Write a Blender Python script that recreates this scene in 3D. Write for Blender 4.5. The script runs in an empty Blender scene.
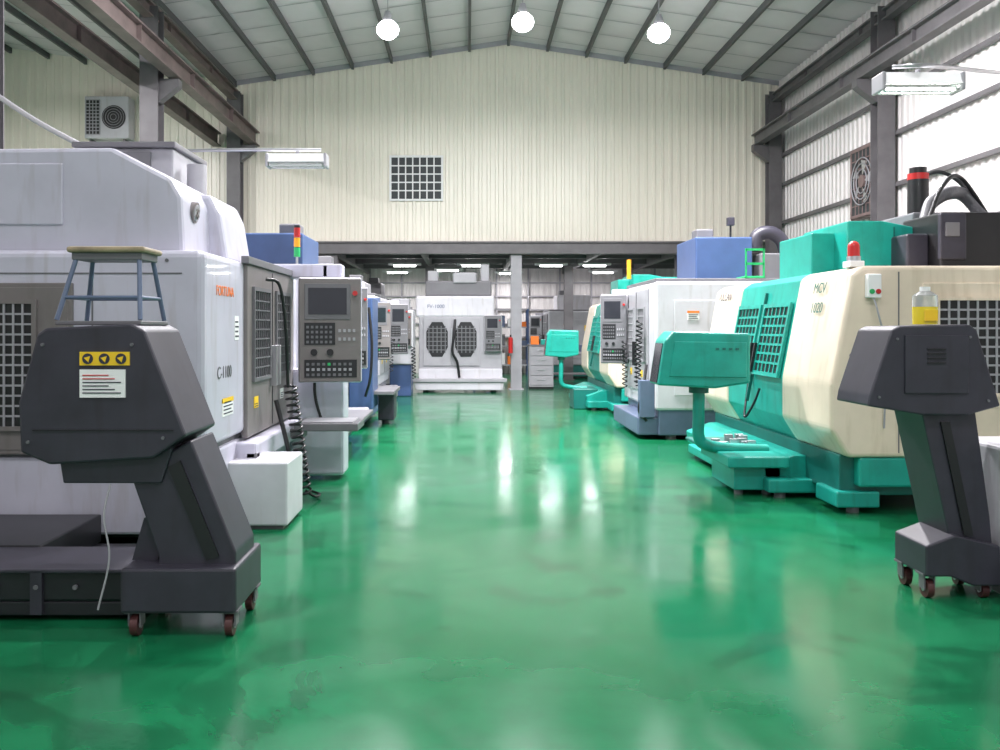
import bpy, bmesh, math, random
from mathutils import Vector, Matrix
random.seed(4)
sc = bpy.context.scene
col = sc.collection
R = math.radians

# ------------------------------------------------------------------ materials
def paint(name, c, rough=0.4, metal=0.0, var=0.12, scale=3.0, bump=0.0, coat=0.0, emit=None, es=0.0, grime=0.0):
    m = bpy.data.materials.new(name); m.use_nodes = True
    nt = m.node_tree; bs = nt.nodes['Principled BSDF']
    tc = nt.nodes.new('ShaderNodeTexCoord')
    n = nt.nodes.new('ShaderNodeTexNoise'); n.inputs['Scale'].default_value = scale; n.inputs['Detail'].default_value = 7
    n.inputs['Roughness'].default_value = 0.6
    nt.links.new(tc.outputs['Object'], n.inputs['Vector'])
    rp = nt.nodes.new('ShaderNodeValToRGB')
    lo = [x*(1-var) for x in c]; hi = [min(1, x*(1+var*0.5)) for x in c]
    rp.color_ramp.elements[0].position = 0.3; rp.color_ramp.elements[1].position = 0.65
    rp.color_ramp.elements[0].color = (*lo, 1); rp.color_ramp.elements[1].color = (*hi, 1)
    nt.links.new(n.outputs['Fac'], rp.inputs['Fac'])
    out = rp.outputs['Color']
    if grime > 0:   # streaky wear stretched vertically
        mp = nt.nodes.new('ShaderNodeMapping'); mp.inputs['Scale'].default_value = (9, 9, 1.2)
        nt.links.new(tc.outputs['Object'], mp.inputs['Vector'])
        ng = nt.nodes.new('ShaderNodeTexNoise'); ng.inputs['Scale'].default_value = 1.3; ng.inputs['Detail'].default_value = 8
        nt.links.new(mp.outputs[0], ng.inputs['Vector'])
        rg = nt.nodes.new('ShaderNodeValToRGB'); rg.color_ramp.elements[0].position = 0.55; rg.color_ramp.elements[1].position = 0.75
        rg.color_ramp.elements[0].color = (1, 1, 1, 1); k = 1-grime; rg.color_ramp.elements[1].color = (k, k*.97, k*.92, 1)
        nt.links.new(ng.outputs['Fac'], rg.inputs['Fac'])
        mg = nt.nodes.new('ShaderNodeMixRGB'); mg.blend_type = 'MULTIPLY'; mg.inputs[0].default_value = 1
        nt.links.new(out, mg.inputs[1]); nt.links.new(rg.outputs[0], mg.inputs[2]); out = mg.outputs[0]
    nt.links.new(out, bs.inputs['Base Color'])
    bs.inputs['Roughness'].default_value = rough; bs.inputs['Metallic'].default_value = metal
    bs.inputs['Coat Weight'].default_value = coat
    if bump > 0:
        b = nt.nodes.new('ShaderNodeBump'); b.inputs['Strength'].default_value = bump
        n2 = nt.nodes.new('ShaderNodeTexNoise'); n2.inputs['Scale'].default_value = 60
        nt.links.new(tc.outputs['Object'], n2.inputs['Vector'])
        nt.links.new(n2.outputs['Fac'], b.inputs['Height']); nt.links.new(b.outputs['Normal'], bs.inputs['Normal'])
    if emit:
        bs.inputs['Emission Color'].default_value = (*emit, 1); bs.inputs['Emission Strength'].default_value = es
    return m

M_wall = paint('cream_cladding', (0.82, 0.77, 0.67), 0.30, var=0.05, scale=0.6)
M_wallR = paint('side_cladding', (0.70, 0.67, 0.66), 0.4, var=0.08, scale=0.6)
M_steel = paint('grey_painted_steel', (0.13, 0.123, 0.13), 0.45, var=0.2)
M_steelb = paint('brown_grey_steel', (0.16, 0.12, 0.115), 0.5, var=0.35, scale=2)
M_roof = paint('roof_sheet', (0.68, 0.64, 0.67), 0.5, var=0.08, scale=0.7)
M_purlin = paint('purlin_steel', (0.09, 0.09, 0.095), 0.5)
M_white = paint('machine_white', (0.52, 0.51, 0.60), 0.32, var=0.10, scale=1.5, coat=0.2, grime=.16)
M_white2 = paint('machine_offwhite', (0.56, 0.55, 0.59), 0.35, var=0.12, scale=2, grime=.2)
M_tgrey = paint('machine_taupe_grey', (0.18, 0.162, 0.16), 0.4, var=0.08, grime=.15)
M_lgrey = paint('light_grey_paint', (0.34, 0.335, 0.36), 0.4)
M_mgrey = paint('mid_grey_paint', (0.14, 0.138, 0.15), 0.45)
M_char = paint('charcoal_paint', (0.034, 0.032, 0.046), 0.42, var=0.22, scale=5, bump=0.05, grime=.2)
M_darkm = paint('oily_dark_metal', (0.013, 0.013, 0.017), 0.35, var=0.3, scale=5)
M_black = paint('black_plastic', (0.012, 0.012, 0.014), 0.35)
M_dark = paint('dark_glass', (0.02, 0.022, 0.028), 0.12)
M_pane = paint('dull_window_pane', (0.03, 0.035, 0.04), 0.55)
M_cream = paint('machine_cream', (0.74, 0.63, 0.50), 0.32, var=0.12, scale=1.6, coat=0.2, grime=.16)
M_teal = paint('machine_teal', (0.008, 0.31, 0.25), 0.36, var=0.22, scale=3, grime=.2)
M_teald = paint('dark_teal', (0.004, 0.13, 0.11), 0.4, var=0.2)
M_blue = paint('machine_blue', (0.05, 0.09, 0.21), 0.4, var=0.15)
M_bluel = paint('steel_blue', (0.11, 0.145, 0.23), 0.4, var=0.15)
M_alu = paint('bare_metal', (0.5, 0.5, 0.52), 0.3, 0.8)
M_wood = paint('worn_wood', (0.30, 0.24, 0.15), 0.6, var=0.4, scale=9)
M_yel = paint('yellow_label', (0.85, 0.55, 0.02), 0.5, var=0.03)
M_lab = paint('white_label', (0.82, 0.82, 0.82), 0.5, var=0.03)
M_ink = paint('print_ink', (0.03, 0.03, 0.05), 0.6)
M_org = paint('orange_print', (0.85, 0.2, 0.02), 0.5, var=0.02)
M_red = paint('red_plastic', (0.5, 0.02, 0.02), 0.3)
M_amb = paint('amber_plastic', (0.8, 0.35, 0.02), 0.3)
M_grn = paint('green_plastic', (0.02, 0.4, 0.12), 0.3)
M_wheel = paint('castor_rubber', (0.07, 0.02, 0.02), 0.5)
M_oil = paint('yellow_coolant', (0.75, 0.6, 0.03), 0.2)
M_rust = paint('fan_frame', (0.20, 0.14, 0.135), 0.6, var=0.3)
M_tube = paint('fluorescent_tube', (0.9, 0.9, 0.9), 0.4, emit=(0.97, 1.0, 0.98), es=17)
M_lamp = paint('lamp_glow', (0.9, 0.9, 0.9), 0.4, emit=(0.97, 0.99, 1.0), es=30)
M_clear = bpy.data.materials.new('clear_plastic'); M_clear.use_nodes = True
_b = M_clear.node_tree.nodes['Principled BSDF']; _b.inputs['Base Color'].default_value = (.85, .88, .85, 1)
_b.inputs['Roughness'].default_value = .15; _b.inputs['Transmission Weight'].default_value = .7; _b.inputs['IOR'].default_value = 1.2

# floor
M_floor = bpy.data.materials.new('green_epoxy_floor'); M_floor.use_nodes = True
nt = M_floor.node_tree; bs = nt.nodes['Principled BSDF']
tc = nt.nodes.new('ShaderNodeTexCoord')
def noise(s, d=6, dist=0.0):
    n = nt.nodes.new('ShaderNodeTexNoise'); n.inputs['Scale'].default_value = s; n.inputs['Detail'].default_value = d
    n.inputs['Distortion'].default_value = dist
    nt.links.new(tc.outputs['Object'], n.inputs['Vector']); return n
def ramp(src, a, ca, b, cb):
    r = nt.nodes.new('ShaderNodeValToRGB'); r.color_ramp.elements[0].position = a; r.color_ramp.elements[1].position = b
    r.color_ramp.elements[0].color = ca; r.color_ramp.elements[1].color = cb
    nt.links.new(src, r.inputs['Fac']); return r
def g(v): return (v, v, v, 1)
n1 = noise(0.55, 8, 0.6)
r1 = ramp(n1.outputs['Fac'], 0.3, (0.004, 0.118, 0.044, 1), 0.7, (0.011, 0.170, 0.070, 1))
n3 = noise(5, 8); r3 = ramp(n3.outputs['Fac'], 0.25, g(.82), 0.6, g(1))
n5 = noise(0.8, 10, 2.0); r5 = ramp(n5.outputs['Fac'], 0.57, g(1), 0.62, g(.72))
mm = nt.nodes.new('ShaderNodeMixRGB'); mm.blend_type = 'MULTIPLY'; mm.inputs[0].default_value = 1
mm2 = nt.nodes.new('ShaderNodeMixRGB'); mm2.blend_type = 'MULTIPLY'; mm2.inputs[0].default_value = 1
nt.links.new(r1.outputs[0], mm.inputs[1]); nt.links.new(r3.outputs[0], mm.inputs[2])
nt.links.new(mm.outputs[0], mm2.inputs[1]); nt.links.new(r5.outputs[0], mm2.inputs[2])
nt.links.new(mm2.outputs[0], bs.inputs['Base Color'])
n2 = noise(1.3, 9, 1.0); r2 = ramp(n2.outputs['Fac'], 0.35, g(.12), 0.7, g(.22))
nt.links.new(r2.outputs[0], bs.inputs['Roughness'])
n6 = noise(28, 4, 0.5); r6 = ramp(n5.outputs['Fac'], 0.58, g(0), 0.64, g(.5))
mu = nt.nodes.new('ShaderNodeMath'); mu.operation = 'MULTIPLY'; nt.links.new(n6.outputs['Fac'], mu.inputs[0]); nt.links.new(r6.outputs[0], mu.inputs[1])
nb = noise(1.6, 2); ad = nt.nodes.new('ShaderNodeMath'); ad.operation = 'ADD'
nt.links.new(nb.outputs['Fac'], ad.inputs[0]); nt.links.new(mu.outputs[0], ad.inputs[1])
bmp = nt.nodes.new('ShaderNodeBump'); bmp.inputs['Strength'].default_value = 0.02; bmp.inputs['Distance'].default_value = 0.05
nt.links.new(ad.outputs[0], bmp.inputs['Height']); nt.links.new(bmp.outputs['Normal'], bs.inputs['Normal'])
bs.inputs['IOR'].default_value = 1.52

# ------------------------------------------------------------------ builder
class B:
    def __init__(s, name):
        s.name = name; s.v = []; s.f = []; s.mi = []; s.sm = []; s.mats = []; s.M = Matrix()
    def add(s, vs, fs, mat, smooth=False):
        if mat not in s.mats: s.mats.append(mat)
        k = s.mats.index(mat); o = len(s.v)
        s.v += [s.M @ Vector(v) for v in vs]
        for f in fs:
            s.f.append([i+o for i in f]); s.mi.append(k); s.sm.append(smooth)
    def addbm(s, bm, mat, smooth=False):
        bm.verts.index_update()
        s.add([v.co.copy() for v in bm.verts], [[v.index for v in f.verts] for f in bm.faces], mat, smooth); bm.free()
    def box(s, x0, x1, y0, y1, z0, z1, mat, b=0.0, seg=2):
        if x0 > x1: x0, x1 = x1, x0
        if y0 > y1: y0, y1 = y1, y0
        if z0 > z1: z0, z1 = z1, z0
        if b <= 0:
            vs = [(x, y, z) for x in (x0, x1) for y in (y0, y1) for z in (z0, z1)]
            s.add(vs, [(0, 1, 3, 2), (4, 6, 7, 5), (0, 4, 5, 1), (2, 3, 7, 6), (0, 2, 6, 4), (1, 5, 7, 3)], mat); return
        bm = bmesh.new(); bmesh.ops.create_cube(bm, size=1)
        for v in bm.verts:
            v.co = ((x0+x1)/2+v.co.x*(x1-x0), (y0+y1)/2+v.co.y*(y1-y0), (z0+z1)/2+v.co.z*(z1-z0))
        b = min(b, 0.45*min(x1-x0, y1-y0, z1-z0))
        bmesh.ops.bevel(bm, geom=bm.edges[:], offset=b, segments=seg, profile=0.5, affect='EDGES')
        s.addbm(bm, mat)
    def prism(s, pts, y0, y1, mat, b=0.0, seg=2):
        bm = bmesh.new()
        a = [bm.verts.new((p[0], y0, p[1])) for p in pts]; c = [bm.verts.new((p[0], y1, p[1])) for p in pts]
        bm.faces.new(a); bm.faces.new(c[::-1]); n = len(pts)
        for i in range(n): bm.faces.new((a[(i+1) % n], a[i], c[i], c[(i+1) % n]))
        bmesh.ops.recalc_face_normals(bm, faces=bm.faces[:])
        if b > 0: bmesh.ops.bevel(bm, geom=bm.edges[:], offset=b, segments=seg, profile=0.5, affect='EDGES')
        s.addbm(bm, mat)
    def cyl(s, p0, p1, r, mat, r2=None, n=18):
        p0 = Vector(p0); p1 = Vector(p1); r2 = r if r2 is None else r2
        d = (p1-p0).normalized(); u = d.orthogonal().normalized(); w = d.cross(u)
        vs = []
        for P, rr in ((p0, r), (p1, r2)):
            for i in range(n):
                t = 2*math.pi*i/n; vs.append(P+u*math.cos(t)*rr+w*math.sin(t)*rr)
        s.add(vs, [(i, (i+1) % n, n+(i+1) % n, n+i) for i in range(n)], mat, True)
        s.add(vs, [list(range(n))[::-1], list(range(n, 2*n))], mat)
    def tube(s, pts, r, mat, n=8):
        pts = [Vector(p) for p in pts]; vs = []; fs = []
        prev = None
        for i, p in enumerate(pts):
            d = (pts[min(i+1, len(pts)-1)]-pts[max(i-1, 0)]).normalized()
            u = d.orthogonal().normalized() if prev is None else (prev-d*prev.dot(d)).normalized()
            prev = u; w = d.cross(u)
            for k in range(n):
                t = 2*math.pi*k/n; vs.append(p+u*math.cos(t)*r+w*math.sin(t)*r)
        for i in range(len(pts)-1):
            for k in range(n):
                fs.append((i*n+k, i*n+(k+1) % n, (i+1)*n+(k+1) % n, (i+1)*n+k))
        s.add(vs, fs, mat, True)
        s.add(vs, [list(range(n))[::-1], list(range((len(pts)-1)*n, len(pts)*n))], mat)
    def curve(s, ctrl, r, mat, n=8, steps=10):
        c = [Vector(p) for p in ctrl]; c = [c[0]*2-c[1]]+c+[c[-1]*2-c[-2]]; out = []
        for i in range(1, len(c)-2):
            for k in range(steps):
                t = k/steps
                out.append(0.5*((2*c[i])+(-c[i-1]+c[i+1])*t+(2*c[i-1]-5*c[i]+4*c[i+1]-c[i+2])*t*t+(-c[i-1]+3*c[i]-3*c[i+1]+c[i+2])*t**3))
        out.append(c[-2]); s.tube(out, r, mat, n); return out
    def coil(s, p0, p1, R_, r, turns, mat, sag=0.0):
        p0 = Vector(p0); p1 = Vector(p1); N = turns*10; pts = []
        d = (p1-p0).normalized(); u = d.orthogonal().normalized(); w = d.cross(u)
        for i in range(N+1):
            t = i/N; a = 2*math.pi*turns*t
            pts.append(p0.lerp(p1, t)+u*math.cos(a)*R_+w*math.sin(a)*R_+Vector((0, 0, -sag*4*t*(1-t))))
        s.tube(pts, r, mat, 6)
    def sphere(s, c, r, mat, sz=1.0, n=16):
        bm = bmesh.new(); bmesh.ops.create_uvsphere(bm, u_segments=n, v_segments=n//2, radius=r)
        for v in bm.verts: v.co = (v.co.x+c[0], v.co.y+c[1], v.co.z*sz+c[2])
        s.addbm(bm, mat, True)
    def face(s, facing, ox, oy, oz, tilt=0.0):
        a = {'-y': 0, '+x': math.pi/2, '-x': -math.pi/2, '+y': math.pi}.get(facing, None)
        if a is None: a = facing
        s.M = Matrix.Translation((ox, oy, oz)) @ Matrix.Rotation(a, 4, 'Z') @ Matrix.Rotation(tilt, 4, 'X'); return s
    def reset(s): s.M = Matrix(); return s
    def grille(s, u0, u1, z0, z1, nx, nz, pane, bar, t=0.012, fr=0.03, frm=None):
        frm = frm or bar
        s.box(u0, u1, -0.006, 0.01, z0, z1, pane)
        for a, b_ in ((u0-fr, u0), (u1, u1+fr)): s.box(a, b_, -0.022, 0.01, z0-fr, z1+fr, frm)
        for a, b_ in ((z0-fr, z0), (z1, z1+fr)): s.box(u0, u1, -0.022, 0.01, a, b_, frm)
        for i in range(1, nx):
            x = u0+(u1-u0)*i/nx; s.box(x-t/2, x+t/2, -0.016, 0.0, z0, z1, bar)
        for i in range(1, nz):
            z = z0+(z1-z0)*i/nz; s.box(u0, u1, -0.0155, 0.0, z-t/2, z+t/2, bar)
    def label(s, u, z, w, h, mat=None, lines=3, strip=None):
        s.box(u-w/2, u+w/2, -.004, .002, z-h/2, z+h/2, mat or M_lab)
        if strip: s.box(u-w/2, u+w/2, -.006, 0, z+h*.25, z+h/2, strip)
        for i in range(lines):
            zz = z-h*.38+i*h*.2; s.box(u-w*.4, u+w*(.4-.12*(i % 2)), -.006, 0, zz, zz+h*.07, M_ink)
    def castor(s, x, y, r=0.05, top=0.16, m=None):
        s.cyl((x-0.018, y, r), (x+0.018, y, r), r, M_wheel)
        s.cyl((x-0.024, y, r), (x+0.024, y, r), r*0.35, M_alu)
        s.box(x-0.032, x-0.024, y-0.03, y+0.03, r, top-0.01, M_mgrey); s.box(x+0.024, x+0.032, y-0.03, y+0.03, r, top-0.01, M_mgrey)
        s.box(x-0.045, x+0.045, y-0.045, y+0.045, top-0.012, top, M_mgrey)
    def done(s, origin=None):
        if origin is None:
            xs = [v.x for v in s.v]; ys = [v.y for v in s.v]; zs = [v.z for v in s.v]
            origin = Vector(((min(xs)+max(xs))/2, (min(ys)+max(ys))/2, min(zs)))
        origin = Vector(origin)
        me = bpy.data.meshes.new(s.name); me.from_pydata([v-origin for v in s.v], [], s.f)
        for m in s.mats: me.materials.append(m)
        me.polygons.foreach_set('material_index', s.mi); me.polygons.foreach_set('use_smooth', s.sm); me.update()
        o = bpy.data.objects.new(s.name, me); o.location = origin; col.objects.link(o); return o

def text(parent, name, body, loc, size, mat, facing='-y', tilt=0.0):
    c = bpy.data.curves.new(name, 'FONT'); c.body = body; c.size = size; c.extrude = 0.001; c.align_x = 'CENTER'; c.align_y = 'CENTER'
    c.materials.append(mat); o = bpy.data.objects.new(name, c); col.objects.link(o)
    a = {'-y': 0, '+x': math.pi/2, '-x': -math.pi/2}[facing]
    Mx = Matrix.Translation(Vector(loc)-parent.location) @ Matrix.Rotation(a, 4, 'Z') @ Matrix.Rotation(tilt, 4, 'X') @ Matrix.Rotation(math.pi/2, 4, 'X')
    o.parent = parent; o.matrix_local = Mx
    return o

def arealight(parent, name, loc, size, power, colr=(1.0, 0.97, 1.0), sy=None, spread=None):
    l = bpy.data.lights.new(name, 'AREA'); l.energy = power; l.color = colr; l.size = size
    if spread: l.spread = R(spread)
    if sy: l.shape = 'RECTANGLE'; l.size_y = sy
    else: l.shape = 'DISK'
    o = bpy.data.objects.new(name, l); col.objects.link(o); o.parent = parent
    o.location = Vector(loc)-parent.location; return o

# ------------------------------------------------------------------ room
XL, XV, XR, XC = -12.0, -5.65, 7.55, 0.95
YB, YF, YM = -6.0, 21.8, 30.0
def zr(x):
    if x >= XV: return 8.47-abs(x-XC)/6.6
    return 7.47+(XV-x)*0.15
b = B('floor'); b.box(XL, XR, YB-3, YM+0.2, -0.2, 0, M_floor); b.done((0, 0, 0))

def corrugated(b, fixed, u0, u1, z0f, z1f, mat, axis='x', pitch=0.2, d=0.02, nrm=-1):
    us = []; u = u0; k = 0
    pat = [(0, 0), (0.10, 0), (0.12, 1), (0.18, 1)]
    while u < u1:
        for du, h in pat:
            if u+du*pitch/0.2 <= u1: us.append((u+du*pitch/0.2, h))
        u += pitch
    us.append((u1, 0)); vs = []
    for uu, h in us:
        p = fixed+nrm*h*d
        for z in (z0f(uu), z1f(uu)):
            vs.append((uu, p, z) if axis == 'x' else (p, uu, z))
    fs = [(2*i, 2*i+2, 2*i+3, 2*i+1) for i in range(len(us)-1)]
    b.add(vs, fs, mat)
b = B('wall_far')
corrugated(b, YF, XV, XR, lambda x: 3.6, zr, M_wall)
corrugated(b, YF, XL, XV, lambda x: 0.0, zr, M_wall)
b.box(XL, XV, YF+0.02, YF+0.12, 0, 7.4, M_wall); b.box(XV, XR, YF+0.02, YF+0.12, 3.6, 7.4, M_wall)
for x0, x1 in ((XV, XC), (XC, XR)):
    b.add([(x0, YF-0.05, zr(x0)-0.12), (x1, YF-0.05, zr(x1)-0.12), (x1, YF-0.05, zr(x1)), (x0, YF-0.05, zr(x0)),
           (x0, YF-0.045, zr(x0)-0.12), (x1, YF-0.045, zr(x1)-0.12), (x1, YF-0.045, zr(x1)), (x0, YF-0.045, zr(x0))],
          [(0, 1, 2, 3), (4, 7, 6, 5), (0, 4, 5, 1)], M_lgrey)
b.done()
b = B('wall_right')
corrugated(b, XR, YB, YF, lambda y: 0, lambda y: 7.47, M_wallR, 'y', 0.2, 0.035)
b.box(XR+.01, XR+.1, YB, YM, 0, 7.47, M_wallR)
b.done()
b = B('trim_1')
for z in (1.2, 2.2, 3.1, 4.0, 4.9, 5.6, 6.5, 7.2):
    b.box(XR-0.12, XR-0.04, YB, YF, z-0.035, z+0.035, M_steel)
b.done()
b = B('wall_left'); corrugated(b, XL, YB, YF, lambda y: 0, lambda y: zr(XL), M_wallR, 'y', nrm=1); b.done()
b = B('wall_rear')
b.box(XL, -3.5, YB-0.1, YB, 0, 8.4, M_wallR); b.box(5.5, XR, YB-0.1, YB, 0, 7.4, M_wallR); b.box(-3.5, 5.5, YB-0.1, YB, 5.4, 8.4, M_wallR)
b.done()

b = B('ceiling')
for x0, x1 in ((XL, XV), (XV, XC), (XC, XR)):
    n = 7
    for i in range(n):
        a = x0+(x1-x0)*i/n; c = x0+(x1-x0)*(i+1)/n
        za, zc = zr(a+1e-6 if x0 != XL or i else a), zr(c-1e-6)
        b.add([(a, YB, za), (c, YB, zc), (c, YF+.1, zc), (a, YF+.1, za), (a, YB, za+.06), (c, YB, zc+.06), (c, YF+.1, zc+.06), (a, YF+.1, za+.06)],
              [(0, 3, 2, 1), (4, 5, 6, 7)], M_roof)
        b.box(a+0.0, a+0.06, YB, YF, za-0.14, za-0.0, M_purlin)
    y = YB+0.7
    while y < YF:
        za, zc = zr(x0+1e-6), zr(x1-1e-6)
        b.add([(x0, y, za-.012), (x1, y, zc-.012), (x1, y+.03, zc-.012), (x0, y+.03, za-.012)], [(0, 3, 2, 1)], M_lgrey)
        y += 0.95
b.done()
for Y in (-0.6, 4.9, 10.3, 15.2):
    b = B('roof_rafter')
    for x0, x1 in ((XV, XC), (XC, XR), (XL, XV)):
        e = 1e-5
        za, zb = zr(x0+e), zr(x1-e)
        for (dz0, dz1, hw) in ((-0.15, -0.13, 0.09), (-0.36, -0.15, 0.01), (-0.38, -0.36, 0.09)):
            vs = []
            for yy in (Y-hw, Y+hw):
                vs += [(x0, yy, za+dz0), (x1, yy, zb+dz0), (x1, yy, zb+dz1), (x0, yy, za+dz1)]
            b.add(vs, [(0, 1, 2, 3), (7, 6, 5, 4), (0, 4, 5, 1), (3, 2, 6, 7)], M_steel)
    b.done()

def hcolumn(x, y, z1, name='steel_column', w=0.3, mat=M_steel, bracket=0):
    b = B(name)
    b.box(x-w/2, x+w/2, y-w/2, y-w/2+.02, 0, z1, mat); b.box(x-w/2, x+w/2, y+w/2-.02, y+w/2, 0, z1, mat)
    b.box(x-.008, x+.008, y-w/2+.02, y+w/2-.02, 0, z1, mat)
    b.box(x-w/2-.05, x+w/2+.05, y-w/2-.05, y+w/2+.05, 0, .025, mat)
    if bracket:
        s = bracket
        b.prism([(x, 5.85), (x+s*0.5, 5.85), (x+s*0.5, 5.72), (x+s*0.15, 5.45), (x, 5.45)], y-.1, y+.1, mat)
    return b.done()
for Y in (-0.6, 4.9, 10.3, 15.8, 21.45):
    hcolumn(XR-0.27, Y, 7.1, bracket=-1)
    hcolumn(XV+0.1, Y, 7.1, w=0.32, bracket=1)
def ibeam(name, x, y0, y1, z0, z1, w, mat):
    b = B(name)
    b.box(x-w/2, x+w/2, y0, y1, z0, z0+.03, mat); b.box(x-w/2, x+w/2, y0, y1, z1-.03, z1, mat)
    b.box(x-.012, x+.012, y0, y1, z0+.03, z1-.03, mat)
    for i in range(int((y1-y0)/2.7)):
        yy = y0+1+i*2.7; b.box(x-w/2+.02, x+w/2-.02, yy-.006, yy+.006, z0+.03, z1-.03, mat)
    return b
b = ibeam('crane_runway_beam', XV+0.52, YB, YF-.1, 5.87, 6.22, 0.22, M_steelb); b.box(XV+0.49, XV+.55, YB, YF-.1, 6.22, 6.28, M_steelb); b.done()
b = ibeam('crane_runway_beam', XR-0.62, YB, YF-.1, 5.87, 6.15, 0.2, M_steel); b.box(XR-.65, XR-.59, YB, YF-.1, 6.15, 6.2, M_steel); b.done()
b = ibeam('eave_beam', XV+0.1, YB, YF-.1, 6.9, 7.15, 0.18, M_steelb); b.done()
b = ibeam('crane_runway_beam', XV-0.4, YB, YF-.1, 5.87, 6.2, 0.2, M_steelb); b.done()
b = ibeam('eave_beam', XR-.27, YB, YF-.1, 6.85, 7.05, 0.18, M_steel); b.done()

b = B('window_1'); b.face('-y', -1.25, YF-0.04, 4.62)
b.grille(-0.6, 0.6, 0, 1.0, 7, 5, M_pane, M_lab, t=0.03, fr=0.05); b.done()
b = B('exhaust_fan'); b.face('-x', XR-0.2, 16.75, 3.55); b.box(-.55, .55, 0, .15, 0, 1.35, M_rust, .02); b.grille(-0.46, 0.46, 0.08, 1.27, 6, 7, M_pane, M_rust, t=0.02, fr=0.05)
b.cyl((0, -.04, .68), (0, .0, .68), .12, M_rust)
for k in range(3):
    rr = .22+.11*k; b.tube([(rr*math.cos(t*math.pi/12), -.03, .68+rr*math.sin(t*math.pi/12)) for t in range(25)], .012, M_lgrey, 5)
for k in range(5):
    a = k*2*math.pi/5; b.add([(.12*math.cos(a), -.025, .68+.12*math.sin(a)), (.4*math.cos(a-.2), -.01, .68+.4*math.sin(a-.2)), (.4*math.cos(a+.35), -.03, .68+.4*math.sin(a+.35))], [(0, 1, 2)], M_alu)
b.reset(); b.done()

# mezzanine
b = B('mezzanine')
b.box(XV+.02, XR-.02, YF+.14, YM-.02, 3.6, 3.75, M_lgrey)
b.box(XV+.3, XR-.45, YF-.12, YF+.1, 3.32, 3.55, M_steel)
b.box(XV+.3, XR-.45, YF-.18, YF+.16, 3.55, 3.585, M_steel); b.box(XV+.3, XR-.45, YF-.16, YF+.14, 3.29, 3.32, M_steel)
for y in (24, 26, 28): b.box(XV+.02, XR-.02, y-.06, y+.06, 3.35, 3.6, M_steel)
for x in (-3.3, -1.1, 1.15, 3.2, 5.2): b.box(x-.06, x+.06, YF+.12, YM-.02, 3.3, 3.6, M_steel)
b.done()
hcolumn(1.17, YF+.1, 3.28, 'mezzanine_column', 0.26, M_lgrey)
hcolumn(-3.3, YF+.1, 3.28, 'mezzanine_column', 0.28, M_steel)
hcolumn(5.2, YF+.1, 3.28, 'mezzanine_column', 0.28, M_steel)
hcolumn(2.9, 26, 3.28, 'mezzanine_column', 0.25, M_steel)
hcolumn(-1.1, 26, 3.28, 'mezzanine_column', 0.25, M_steel)
b = B('wall_back')
corrugated(b, YM, XV, XR, lambda x: 0, lambda x: 3.58, M_wallR)
b.box(XV, XR, YM+.01, YM+.1, 0, 3.75, M_wallR)
b.box(XV-.1, XV, YF+.2, YM+.1, 0, 3.75, M_wall)
b.done()
b = B('trim_2')
for z in (1.2, 1.65, 2.1, 2.55, 3.0): b.box(XV, XR, YM-.12, YM-.04, z-.02, z+.02, M_lgrey)
for i in range(13): x = XV+.3+i*1.05; b.box(x-.025, x+.025, YM-.14, YM-.04, 0, 3.5, M_lgrey)
b.done()

for x, y in ((-1.75, 24.9), (.14, 24.9), (2.3, 24.9), (3.5, 24.9), (-.6, 27), (1.3, 28.5), (-2.2, 28), (4.2, 28)):
    b = B('fluorescent_batten'); b.box(x-.45, x+.45, y-.08, y+.08, 3.24, 3.29, M_lab)
    for d in (-.04, .04): b.cyl((x-.30, y+d, 3.22), (x+.30, y+d, 3.22), .022, M_tube)
    o = b.done(); arealight(o, 'tube_light', (x, y, 3.19), .5, 24 if y < 26 else 70, sy=.12)

# high-bay lamps with glowing glass globes
def highbay(x, Y, dz, pw, spread=None):
    b = B('high_bay_lamp')
    b.cyl((x, Y, dz+.34), (x, Y, max(zr(x)-.16, dz+.36)), .009, M_lgrey)
    b.cyl((x, Y, dz+.14), (x, Y, dz+.34), .11, M_lgrey, .05)
    b.sphere((x, Y, dz), .205, M_lamp, .85, 20)
    o = b.done(); arealight(o, 'bulb_light', (x, Y, dz-.19), .36, pw, spread=spread)
for Y in (16.6, 11.5, 6.5, 1.5, -3.5):
    for x, dz in ((-1.48, 7.0), (1.01, 7.14), (3.52, 6.94)):
        if Y > 15: highbay(x, Y, dz, 125, 116)
        else: highbay(x, Y, dz, 740 if Y > 10 else 85)
for Y, p in ((13, 950), (7, 250), (1, 120)): highbay(-9.3, Y, 7.1, p)  # left-bay lamps out of view, added to brighten that bay and its far wall

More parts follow.
